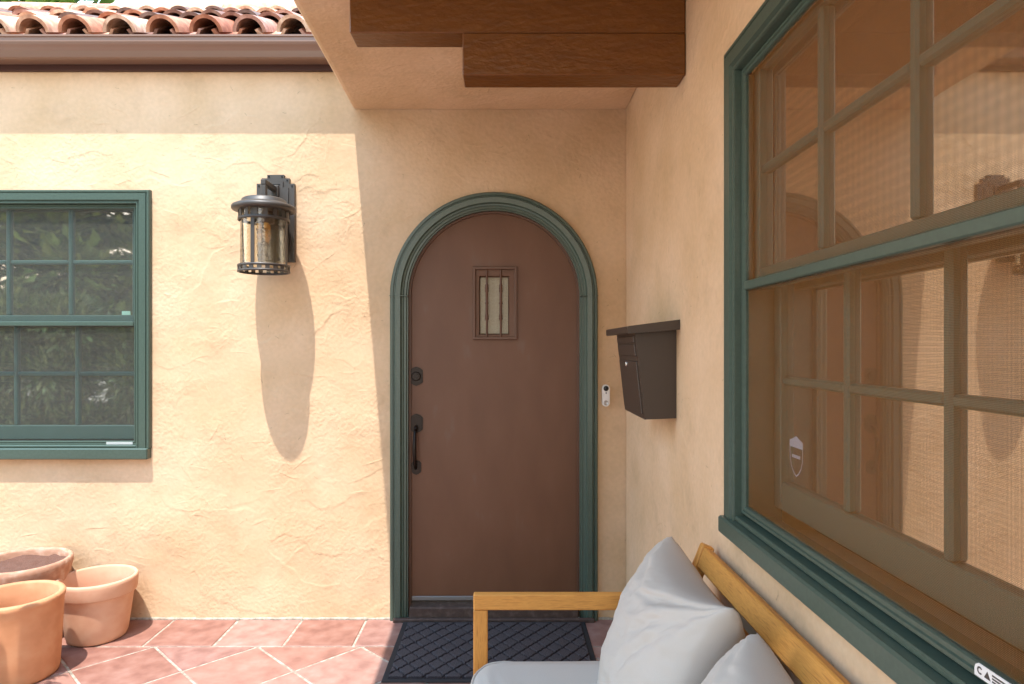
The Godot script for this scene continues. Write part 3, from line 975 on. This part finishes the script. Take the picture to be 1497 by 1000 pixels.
func make_mailbox() -> void:
	var o := thing("mailbox", "dark brown metal mailbox with sloping front and overhanging lid on side wall", "mailbox", Vector3(RX, 1.175, -2.75))
	# side outline in (distance from the wall, height), extruded along z
	var t := Transform3D(Basis(Vector3(-1, 0, 0), Vector3(0, 1, 0), Vector3(0, 0, -1)), Vector3.ZERO)
	var s := start()
	prism(s, PackedVector2Array([Vector2(0.001, 0.005), Vector2(0.120, 0.0), Vector2(0.156, 0.325), Vector2(0.001, 0.345)]), -0.208, 0.208, t)
	obj("body", s, M.box, o)
	# lid: falls gently to the front and overhangs both ends
	s = start()
	prism(s, PackedVector2Array([Vector2(0.001, 0.337), Vector2(0.188, 0.322), Vector2(0.194, 0.325), Vector2(0.195, 0.346), Vector2(0.190, 0.350), Vector2(0.001, 0.374)]), -0.262, 0.262, t)
	obj("lid", s, M.box, o)
	# front: flap lines, door panel and lock; the front leans by this basis
	var lean := atan2(0.036, 0.325)
	var fb := Basis(Vector3(0, 0, 1), lean) * Basis(Vector3(0, 0, 1), Vector3(0, 1, 0), Vector3(-1, 0, 0))
	var ft := Transform3D(fb, Vector3(-0.120, 0.0, 0.0))
	s = start()
	box(s, ft * Vector3(0, 0.120, 0.002), Vector3(0.37, 0.20, 0.006), 0.002, fb)
	obj("door_panel", s, M.box, o)
	s = start()
	box(s, ft * Vector3(0, 0.262, 0.002), Vector3(0.37, 0.045, 0.006), 0.002, fb)
	box(s, ft * Vector3(0, 0.304, 0.002), Vector3(0.37, 0.026, 0.006), 0.002, fb)
	obj("flap", s, M.box, o)
	s = start(true)
	lathe(s, [[0.011, 0.0], [0.011, 0.004], [0.008, 0.006], [0.0, 0.006]], 14, ft * Vector3(-0.02, 0.205, 0.004), fb * Basis(Vector3.RIGHT, PI / 2))
	obj("lock", s, M.lock, o)

func make_doorbell() -> void:
	var o := thing("doorbell_camera", "small white pill-shaped doorbell with black lens between door frame and mailbox", "doorbell", Vector3(0.536, 1.191, BZ))
	var pill := func(w: float, h: float) -> PackedVector2Array:
		var p := PackedVector2Array()
		for k in 32:
			var a := TAU * k / 32.0
			p.append(Vector2(cos(a) * w, sin(a) * w + (h if sin(a) >= 0 else -h)))
		return p
	var s := start()
	prism(s, pill.call(0.0205, 0.038), -0.001, 0.018)
	prism(s, pill.call(0.0185, 0.038), 0.018, 0.021)
	obj("body", s, M.white, o)
	var fwd := Basis(Vector3.RIGHT, PI / 2)
	s = start(true)
	lathe(s, [[0.014, 0.021], [0.014, 0.0225], [0.010, 0.025], [0.0, 0.026]], 20, Vector3(0, 0.038, 0), fwd)
	lathe(s, [[0.0035, 0.021], [0.0035, 0.0222], [0.0, 0.0222]], 10, Vector3(0, 0.014, 0), fwd)
	obj("lens", s, M.black, o)
	s = start(true)
	lathe(s, [[0.0135, 0.021], [0.0135, 0.0228], [0.0115, 0.0232], [0.0105, 0.0215], [0.0, 0.0222]], 20, Vector3(0, -0.038, 0), fwd)
	obj("button", s, M.chrome, o)

# ---------------------------------------------------------------- mat, pots
func make_mat() -> void:
	var o := thing("doormat", "charcoal doormat with raised diamond lattice in front of arched door", "doormat", Vector3(-0.056, 0, -3.235))
	var hx := 0.477
	var hz := 0.318
	var s := start()
	span(s, Vector3(-hx, 0.001, -hz), Vector3(hx, 0.007, hz), 0.002)
	obj("border", s, M.rug_edge, o)
	var nx := 230
	var nz := 150
	var ix := hx - 0.024
	var iz := hz - 0.024
	var H := PackedFloat32Array()
	for j in nz + 1:
		for i in nx + 1:
			var x := lerpf(-ix, ix, i / float(nx))
			var z := lerpf(-iz, iz, j / float(nz))
			var u := x / 0.084 + z / 0.112
			var v := x / 0.084 - z / 0.112
			var u2 := u + 0.022 * sin(TAU * 2.0 * v)
			var v2 := v - 0.022 * sin(TAU * 2.0 * u)
			var d := minf(absf(u2 - roundf(u2)), absf(v2 - roundf(v2)))
			var h := 0.0155 - 0.0115 * (1.0 - smoothstep(0.022, 0.062, d))
			if i == 0 or j == 0 or i == nx or j == nz:
				h = 0.006
			H.append(h + rng.randf_range(-0.0008, 0.0008))
	s = start(true)
	for j in nz:
		for i in nx:
			var P := func(a: int, b: int) -> Vector3: return Vector3(lerpf(-ix, ix, a / float(nx)), H[b * (nx + 1) + a], lerpf(-iz, iz, b / float(nz)))
			var low := minf(H[j * (nx + 1) + i], H[(j + 1) * (nx + 1) + i + 1])
			s.set_color(Color(0.42, 0.40, 0.41) if low < 0.0095 else Color.WHITE)     # shade of the grooves, painted into the vertex colour
			quad(s, P.call(i, j + 1), P.call(i + 1, j + 1), P.call(i + 1, j), P.call(i, j))
	obj("pile", s, M.rug, o)

func make_pots() -> void:
	# the old wide pot with soil, against the wall
	var o := thing("terracotta_pot", "weathered wide terracotta pot filled with dry soil, against the wall behind the others", "flower pot", Vector3(-2.41, 0, -3.375), 0.0, "terracotta pots by the wall")
	var s := start(true)
	lathe(s, [[0.0, 0.0], [0.155, 0.0], [0.165, 0.01], [0.185, 0.12], [0.205, 0.25], [0.214, 0.33], [0.221, 0.36], [0.221, 0.383], [0.213, 0.390], [0.203, 0.388], [0.198, 0.378], [0.196, 0.33]], 48)
	obj("body", s, M.clay_old, o)
	s = start(true)
	var n := noise(9.0, 3, FastNoiseLite.TYPE_SIMPLEX_SMOOTH, 77)
	var ring := func(k: int, i: int) -> Vector3:
		var r := 0.199 * k / 10.0
		var a := TAU * i / 32.0
		return Vector3(r * cos(a), 0.352 + 0.018 * n.get_noise_2d(r * cos(a), r * sin(a)), -r * sin(a))
	for k in 10:
		for i in 32:
			if k == 0:
				tri(s, ring.call(0, 0), ring.call(1, i), ring.call(1, i + 1))
			else:
				quad(s, ring.call(k, i), ring.call(k + 1, i), ring.call(k + 1, i + 1), ring.call(k, i + 1))
	obj("soil", s, M.soil, o)
	# the pale pot with a broad rim band
	o = thing("terracotta_pot", "pale empty terracotta pot with a broad rim band, rightmost of the three pots", "flower pot", Vector3(-2.04, 0, -3.39), 0.4, "terracotta pots by the wall")
	s = start(true)
	lathe(s, [[0.0, 0.0], [0.118, 0.0], [0.130, 0.006], [0.138, 0.025], [0.150, 0.11], [0.160, 0.19], [0.164, 0.222]], 56)
	s.set_smooth_group(1)
	lathe(s, [[0.164, 0.222], [0.176, 0.226], [0.1785, 0.232], [0.1825, 0.285], [0.1825, 0.298], [0.178, 0.304], [0.168, 0.304], [0.163, 0.297], [0.158, 0.225], [0.146, 0.10], [0.125, 0.022], [0.0, 0.020]], 56)
	obj("body", s, M.clay_new, o)
	# the orange straight-sided pot in front
	o = thing("terracotta_pot", "orange straight-sided terracotta pot with rounded rim, nearest of the three, striped with shadow", "flower pot", Vector3(-2.16, 0, -2.985), 0.0, "terracotta pots by the wall")
	s = start(true)
	lathe(s, [[0.0, 0.0], [0.150, 0.0], [0.164, 0.006], [0.169, 0.02], [0.175, 0.12], [0.182, 0.26], [0.185, 0.325], [0.190, 0.335], [0.191, 0.350], [0.186, 0.358], [0.170, 0.359], [0.163, 0.350], [0.160, 0.26], [0.150, 0.12], [0.138, 0.022], [0.0, 0.02]], 56)
	obj("body", s, M.clay_orange, o)

# ---------------------------------------------------------------- bench and cushions
func make_bench() -> void:
	var o := thing("garden_bench", "honey-coloured wooden bench with slatted back below the near window", "bench", Vector3(0.24, 0, -1.42))
	var zf := -2.082 + 1.42      # near face of the far arm, local
	var zn := -0.62 + 1.42
	var ox := 0.24
	for k in 2:
		var za := zf - 0.03 if k == 0 else zn
		var zb := za + 0.03
		var s := start()
		span(s, Vector3(-0.097 - ox, 0.637, za), Vector3(0.555 - ox, 0.685, zb), 0.0035)
		obj("arm", s, M.wood_x, o)
		s = start()
		span(s, Vector3(-0.097 - ox, 0.0, za + 0.0005), Vector3(-0.053 - ox, 0.636, zb - 0.0005), 0.003)
		obj("leg", s, M.wood_y, o)
		s = start()
		span(s, Vector3(0.42 - ox, 0.0, za + 0.001), Vector3(0.465 - ox, 0.636, zb - 0.001), 0.003)
		obj("leg", s, M.wood_y, o)
	# seat frame and slats
	var s := start()
	span(s, Vector3(-0.09 - ox, 0.33, zf + 0.0005), Vector3(-0.06 - ox, 0.40, zn - 0.0005), 0.003)
	obj("seat_rail", s, M.wood_z, o)
	for k in 6:
		s = start()
		span(s, Vector3(-0.05 + k * 0.085 - ox, 0.375, zf + 0.0005), Vector3(0.015 + k * 0.085 - ox, 0.398, zn - 0.0005), 0.003)
		obj("seat_slat", s, M.wood_z, o)
	# leaning back: an own frame; local y runs up the back, local z out of it, local x along the bench
	var lean := deg_to_rad(22.0)
	var bt := Transform3D(Basis(Vector3(0, 0, 1), Vector3(sin(lean), cos(lean), 0), Vector3(-cos(lean), sin(lean), 0)), Vector3(0.625 - ox, 0.838, 0))
	bt = Transform3D(Basis(Vector3.UP, 0.006), Vector3.ZERO) * bt
	var rail := func(called: String, y0: float, y1: float, x0: float, x1: float, z0: float, z1: float, m: Material) -> void:
		var k := start()
		box(k, Vector3((x0 + x1) / 2.0, (y0 + y1) / 2.0, (z0 + z1) / 2.0), Vector3(x1 - x0, y1 - y0, z1 - z0), 0.004)
		var b := obj(called, k, m, o)
		b.transform = bt
	var xa := zf - 0.03 + 0.052
	var xb := zn + 0.03
	rail.call("top_rail", -0.062, 0.0, xa + 0.031, xb - 0.031, -0.004, 0.026, M.wood_x)
	rail.call("back_rail", -0.150, -0.092, xa + 0.031, xb - 0.031, -0.006, 0.018, M.wood_x)
	rail.call("back_stile", -0.50, 0.006, xa, xa + 0.030, -0.008, 0.030, M.wood_y)
	rail.call("back_stile", -0.50, 0.006, xb - 0.030, xb, -0.008, 0.030, M.wood_y)
	for f in [0.33, 0.66]:
		var xc := lerpf(xa, xb, f)
		rail.call("back_stile", -0.50, -0.0625, xc, xc + 0.045, -0.022, -0.0065, M.wood_y)
	for k in 3:
		rail.call("back_rail", -0.250 - 0.10 * k, -0.192 - 0.10 * k, xa + 0.031, xb - 0.031, -0.006, 0.018, M.wood_x)
	# cushions
	seat_cushion()
	pillow("back_cushion", "large grey-white cushion standing against the bench arm end, its top corner highest", Vector3(0.416, 0.628, -1.765), 0.322, 0.262, 0.138, 19.0, 0.04, -0.05, 5)
	pillow("back_cushion", "grey-white cushion cut off by the lower picture edge, in front of the larger one", Vector3(0.430, 0.600, -1.13), 0.29, 0.25, 0.155, 22.0, -0.10, 0.05, 6)

func seat_cushion() -> void:
	var o := thing("seat_cushion", "flat grey-white seat cushion with piped edge on the wooden bench", "cushion", Vector3(0.2, 0.399, -1.36))
	var s := start(true)
	var hx := 0.303
	var hz := 0.695
	var n := noise(2.6, 3, FastNoiseLite.TYPE_SIMPLEX_SMOOTH, 41)
	# rounded slab: rings of a superellipse from the bottom edge to the middle of the top
	var rings := [[1.0, 0.004, -0.03], [1.0, 0.02, 0.0], [1.0, 0.085, 0.0], [1.0, 0.094, -0.006], [1.0, 0.104, -0.022], [0.94, 0.111, -0.02], [0.8, 0.115, 0.0], [0.55, 0.117, 0.0], [0.25, 0.118, 0.0], [0.0, 0.118, 0.0]]
	var N := 72
	var P := func(k: int, i: int) -> Vector3:
		var a := TAU * (i % N) / N
		var c := cos(a)
		var d := sin(a)
		var e := 0.22
		var x := signf(c) * pow(absf(c), e)
		var z := signf(d) * pow(absf(d), e)
		var r: Array = rings[k]
		var p := Vector3(x * (hx + r[2]) * r[0], r[1], -z * (hz + r[2]) * r[0])
		p.y += 0.007 * n.get_noise_2d(p.x * 3.0, p.z * 3.0) * (1.0 if r[1] > 0.05 else 0.0)
		return p
	for k in rings.size() - 1:
		for i in N:
			if k == rings.size() - 2:
				tri(s, P.call(k, i), P.call(k, i + 1), P.call(k + 1, 0))
			else:
				quad(s, P.call(k, i), P.call(k, i + 1), P.call(k + 1, i + 1), P.call(k + 1, i))
	obj("cover", s, M.cloth, o)
	s = start(true)
	var path := []
	for i in N + 1:
		var q: Vector3 = P.call(3, i)
		path.append(q + Vector3(q.x, 0, q.z).normalized() * 0.002)
	tube(s, path, [0.004], 6, false)
	obj("piping", s, M.cloth, o)

func pillow(called: String, label: String, at: Vector3, hw: float, hh: float, thick: float, lean_deg: float, roll: float, yaw: float, sd: int) -> void:
	# width along z, standing and leaning back towards +x
	var o := thing(called, label, "cushion", at, 0.0, "loose cushions on the bench")
	var lean := deg_to_rad(lean_deg)
	var b := Basis(Vector3.UP, yaw) * Basis(Vector3(0, 0, 1), Vector3(sin(lean), cos(lean), 0), Vector3(-cos(lean), sin(lean), 0)) * Basis(Vector3(0, 0, 1), roll)
	var n := noise(1.0, 3, FastNoiseLite.TYPE_SIMPLEX_SMOOTH, sd)
	var G := 88
	var pt := func(i: int, j: int, side: float) -> Vector3:
		var u := lerpf(-1, 1, i / float(G))
		var v := lerpf(-1, 1, j / float(G))
		u = signf(u) * pow(absf(u), 0.8)
		v = signf(v) * pow(absf(v), 0.8)
		var x := hw * u * (1.0 - 0.035 * (1.0 - v * v) * absf(u))
		var y := hh * v * (1.0 - (0.05 + 0.13 * clampf(v, 0.0, 1.0)) * (1.0 - u * u) * absf(v))
		var f := pow(maxf(0.0, (1.0 - u * u) * (1.0 - v * v)), 0.36)
		# sag: fuller towards the bottom
		var z := thick * f * (1.0 - 0.03 * v)
		# folds that run out of the corners and across the upper part
		var edge := (1.0 - f) * f * 4.0
		var cr := Vector2(1.0 - absf(u), 1.0 - absf(v))
		var ang := atan2(cr.y, cr.x + 0.001)
		var rad := cr.length()
		z += 0.004 * edge * sin(ang * 13.0 + 3.0 * n.get_noise_2d(u * 2.0, v * 2.0) + sd) * exp(-rad * 1.6)
		z += 0.008 * f * n.get_noise_2d(u * 0.9 + v * 0.7, v * 2.2 - u * 0.8)
		z += 0.004 * f * (1.0 - absf(n.get_noise_2d(u * 1.5 - v * 1.9 + 7.0, v * 1.1 + u * 0.8)) * 3.0)
		# long soft creases from the upper corners towards the middle
		for c in 2:
			var q := Vector2(u - (1.0 if c == 0 else -1.0), v - 1.0)
			for w in 3:
				var dir := Vector2(-0.9 if c == 0 else 0.9, -0.45 - 0.42 * w + 0.1 * sin(sd * 1.7 + w)).normalized()
				var along := q.dot(dir)
				var across := absf(q.cross(dir)) + 0.02 * sin(along * 6.0 + w)
				if along > 0.0:
					z -= (0.010 if c == 0 else 0.003) * smoothstep(0.18, 0.5, along) * smoothstep(1.5, 0.5, along) * exp(-pow(across / 0.045, 2.0)) * sqrt(maxf(f, 0.0))
					z += (0.006 if c == 0 else 0.002) * smoothstep(0.18, 0.5, along) * smoothstep(1.5, 0.5, along) * exp(-pow((across - 0.10) / 0.06, 2.0)) * sqrt(maxf(f, 0.0))
		y -= 0.02 * (1.0 - v) * u * u
		return b * Vector3(x, y, z * side)
	var s := start(true)
	for side in [1.0, -1.0]:
		for i in G:
			for j in G:
				var q := [pt.call(i, j, side), pt.call(i + 1, j, side), pt.call(i + 1, j + 1, side), pt.call(i, j + 1, side)]
				if side < 0:
					q.reverse()
				quad(s, q[0], q[1], q[2], q[3])
	obj("cover", s, M.cloth, o)

# ---------------------------------------------------------------- plants
func leaf_mesh(length: float, width: float, fold: float) -> ArrayMesh:
	var s := start(false)
	var a := Vector3(0, 0, 0)
	var l := Vector3(-width, fold, length * 0.45)
	var r := Vector3(width, fold, length * 0.45)
	var m := Vector3(0, 0, length * 0.5)
	var e := Vector3(0, -fold, length)
	tri(s, a, m, l)
	tri(s, a, r, m)
	tri(s, m, e, l)
	tri(s, m, r, e)
	s.generate_normals()
	return s.commit()

func crown(parent: Node3D, leaf: Mesh, count: int, blobs: Array, tones: Array, droop: float, sd: int) -> void:
	var r := RandomNumberGenerator.new()
	r.seed = sd
	var src := leaf.surface_get_arrays(0)
	var lv: PackedVector3Array = src[Mesh.ARRAY_VERTEX]
	var ln: PackedVector3Array = src[Mesh.ARRAY_NORMAL]
	var vs := PackedVector3Array()
	var ns := PackedVector3Array()
	var cs := PackedColorArray()
	for i in count:
		var b: Array = blobs[r.randi() % blobs.size()]
		var d := Vector3(r.randfn(), r.randfn(), r.randfn()).normalized()
		var q: Vector3 = b[0] + d * b[1] * pow(r.randf(), 0.4) * Vector3(1, 0.8, 1)
		var f := (d + Vector3(r.randf_range(-0.6, 0.6), r.randf_range(-0.6, 0.5) - droop, r.randf_range(-0.6, 0.6))).normalized()
		var side := f.cross(Vector3(r.randf_range(-0.4, 0.4), 1, r.randf_range(-0.4, 0.4))).normalized()
		var up := f.cross(side).normalized()
		var bs := Basis(side, up, f)
		var t := Transform3D(bs * Basis.from_scale(Vector3.ONE * r.randf_range(0.7, 1.3)), q)
		var k := r.randf_range(0.75, 1.25)
		var tone: Color = tones[r.randi() % tones.size()]
		tone = Color(tone.r * k, tone.g * k, tone.b * k)
		vs.append_array(t * lv)
		for n in ln:
			ns.append(bs * n)
			cs.append(tone)
	var arr := []
	arr.resize(Mesh.ARRAY_MAX)
	arr[Mesh.ARRAY_VERTEX] = vs
	arr[Mesh.ARRAY_NORMAL] = ns
	arr[Mesh.ARRAY_COLOR] = cs
	var am := ArrayMesh.new()
	am.add_surface_from_arrays(Mesh.PRIMITIVE_TRIANGLES, arr)
	put("crown", am, M.leaf, parent, Transform3D.IDENTITY)

func tree(called: String, label: String, category: String, at: Vector3, height: float, spread: float, trunk: float, count: int, leaf: Mesh, tones: Array, sd: int, low := 0.4, n_blobs := 26, group := "") -> void:
	var o := thing(called, label, category, at, 0.0, group)
	var r := RandomNumberGenerator.new()
	r.seed = sd
	var s := start(true)
	tube(s, [Vector3(0, -0.1, 0), Vector3(0.04, height * 0.25, 0.03), Vector3(-0.03, height * 0.55, 0.05), Vector3(0.02, height * 0.85, 0)], [trunk, trunk * 0.8, trunk * 0.5, trunk * 0.15], 9)
	var blobs := []
	for k in n_blobs:
		var a := r.randf() * TAU
		var f := r.randf()
		var y := height * lerpf(low, 0.95, f)
		var d := spread * sqrt(r.randf()) * (1.0 - 0.55 * absf(f - 0.4))
		var c := Vector3(cos(a) * d, y, sin(a) * d)
		blobs.append([c, spread * r.randf_range(0.20, 0.36)])
		if k < 10:
			tube(s, [Vector3(0, height * lerpf(low * 0.7, 0.6, f), 0), c * Vector3(0.5, 1, 0.5) - Vector3(0, height * 0.05, 0), c], [trunk * 0.35, trunk * 0.2, trunk * 0.06], 6)
	obj("trunk", s, M.bark, o)
	crown(o, leaf, count, blobs, tones, 0.2, sd + 5)

func strap_plant(at: Vector3) -> void:
	var o := thing("strap_leaf_plant", "upright plant with long narrow leaves that shade the orange pot", "plant", at)
	var r := RandomNumberGenerator.new()
	r.seed = 91
	for k in 64:
		var s := start(true)
		var a := r.randf_range(-0.1, PI + 0.1)
		var d := Vector3(cos(a), 0, sin(a))
		var side := Vector3(-d.z, 0, d.x)
		var reach := r.randf_range(0.03, 0.19)
		var h := r.randf_range(0.7, 1.35)
		var w := r.randf_range(0.012, 0.022)
		var prev := []
		for i in 11:
			var f := i / 10.0
			var p := d * (0.03 + reach * f * f) + Vector3(0, h * (sin(f * 1.9) / 0.95), 0)
			var ww := w * (1.0 - f * f) + 0.0005
			var cur := [p - side * ww, p + Vector3(0, -0.004, 0), p + side * ww]
			if prev.size():
				quad(s, prev[0], prev[1], cur[1], cur[0])
				quad(s, prev[1], prev[2], cur[2], cur[1])
			prev = cur
		obj("leaf", s, M.strap, o)

func make_plants() -> void:
	M.strap = mat(lin(0.06, 0.12, 0.03), 0.5)
	strap_plant(Vector3(-2.16, -0.01, -2.56))
	var broad := leaf_mesh(0.26, 0.075, 0.02)
	var slim := leaf_mesh(0.20, 0.024, 0.006)
	var greens := [Color(0.15, 0.21, 0.04), Color(0.22, 0.28, 0.06), Color(0.32, 0.37, 0.09), Color(0.08, 0.12, 0.03)]
	var limes := [Color(0.17, 0.27, 0.04), Color(0.11, 0.19, 0.03), Color(0.24, 0.33, 0.06), Color(0.06, 0.11, 0.02)]
	tree("shade_tree", "leafy bright green tree whose lowest foliage shows above the tiled roof", "tree", Vector3(-8.3, -0.06, -9.3), 10.5, 3.3, 0.22, 15000, broad, limes, 201, 0.5, 40)
	# across the yard, seen in the panes of the far window
	var zs := [[-9.6, 5.2, 6.6, 2.2], [-7.2, 6.6, 7.6, 2.4], [-5.0, 7.4, 6.0, 2.0], [-11.6, 3.2, 6.2, 2.2]]
	var labels := ["dark green broad tree across the yard, mirrored in the left panes", "tall dark tree mirrored in the middle panes of the far window", "smaller dark tree across the yard behind the viewer", "dark tree at the outer end of the row across the yard"]
	for k in 4:
		tree("yard_tree", labels[k], "tree", Vector3(zs[k][0], -0.06, zs[k][1]), zs[k][2], zs[k][3], 0.16, 14000, broad, greens, 300 + k, 0.16, 40, "trees across the yard")
	for k in 8:
		var o := thing("oleander_shrub", "slim-leaved shrub %s in the hedge across the yard" % ["first", "second", "third", "fourth", "fifth", "sixth", "seventh", "last"][k], "shrub", Vector3(-9.8 + k * 0.88, -0.06, 2.7 + k * 0.32), k * 1.3, "hedge across the yard")
		var blobs := []
		var r := RandomNumberGenerator.new()
		r.seed = 400 + k
		var s := start(true)
		for b in 18:
			var a := r.randf() * TAU
			var c := Vector3(cos(a) * 0.5 * r.randf(), 0.22 if b < 5 else r.randf_range(0.35, 2.1), sin(a) * 0.5 * r.randf())
			blobs.append([c, r.randf_range(0.32, 0.5)])
			tube(s, [Vector3(0, 0, 0), c * Vector3(0.6, 0.6, 0.6), c], [0.03, 0.02, 0.008], 5)
		obj("stem", s, M.bark, o)
		crown(o, slim, 8000, blobs, [Color(0.10, 0.14, 0.04), Color(0.20, 0.25, 0.085), Color(0.34, 0.37, 0.17)], 0.0, 500 + k)

# ---------------------------------------------------------------- start
func _ready() -> void:
	rng.seed = 7
	# camera: level, with the lens shifted a little so that verticals stay upright
	var cam := Camera3D.new()
	cam.name = "camera"
	cam.projection = Camera3D.PROJECTION_FRUSTUM
	cam.near = 0.05
	cam.far = 200.0
	cam.size = 1000.0 / 990.0 * cam.near
	cam.frustum_offset = Vector2(10.5 / 990.0, 8.0 / 990.0) * cam.near
	cam.position = Vector3(0, 1.446, 0)
	cam.current = true
	add_child(cam)
	# sky, exposure
	var sky := ProceduralSkyMaterial.new()
	sky.sky_top_color = Color(0.52, 0.69, 0.84)
	sky.sky_horizon_color = Color(1.0, 0.92, 0.79)
	sky.sky_curve = 0.22
	sky.ground_bottom_color = Color(0.42, 0.36, 0.30)
	sky.ground_horizon_color = Color(0.62, 0.60, 0.56)
	sky.sky_energy_multiplier = 1.62
	var env := Environment.new()
	env.background_mode = Environment.BG_SKY
	env.sky = Sky.new()
	env.sky.sky_material = sky
	env.tonemap_mode = Environment.TONE_MAPPER_LINEAR
	env.tonemap_exposure = 2.12
	env.sdfgi_enabled = true
	env.ssao_enabled = true
	env.ssil_enabled = true
	var we := WorldEnvironment.new()
	we.name = "environment"
	we.environment = env
	add_child(we)
	# high summer sun behind the viewer
	var sun := DirectionalLight3D.new()
	sun.name = "sun"
	sun.light_color = Color(1.0, 0.97, 0.935)
	sun.light_energy = 1.22
	sun.light_angular_distance = 0.5
	sun.shadow_enabled = true
	add_child(sun)
	sun.look_at_from_position(Vector3.ZERO, Vector3(0.23, -3.07, -1.0), Vector3(0, 0, -1))
	make_materials()
	make_patio()
	make_house()
	make_lantern()
	make_mailbox()
	make_doorbell()
	make_mat()
	make_pots()
	make_bench()
	make_plants()
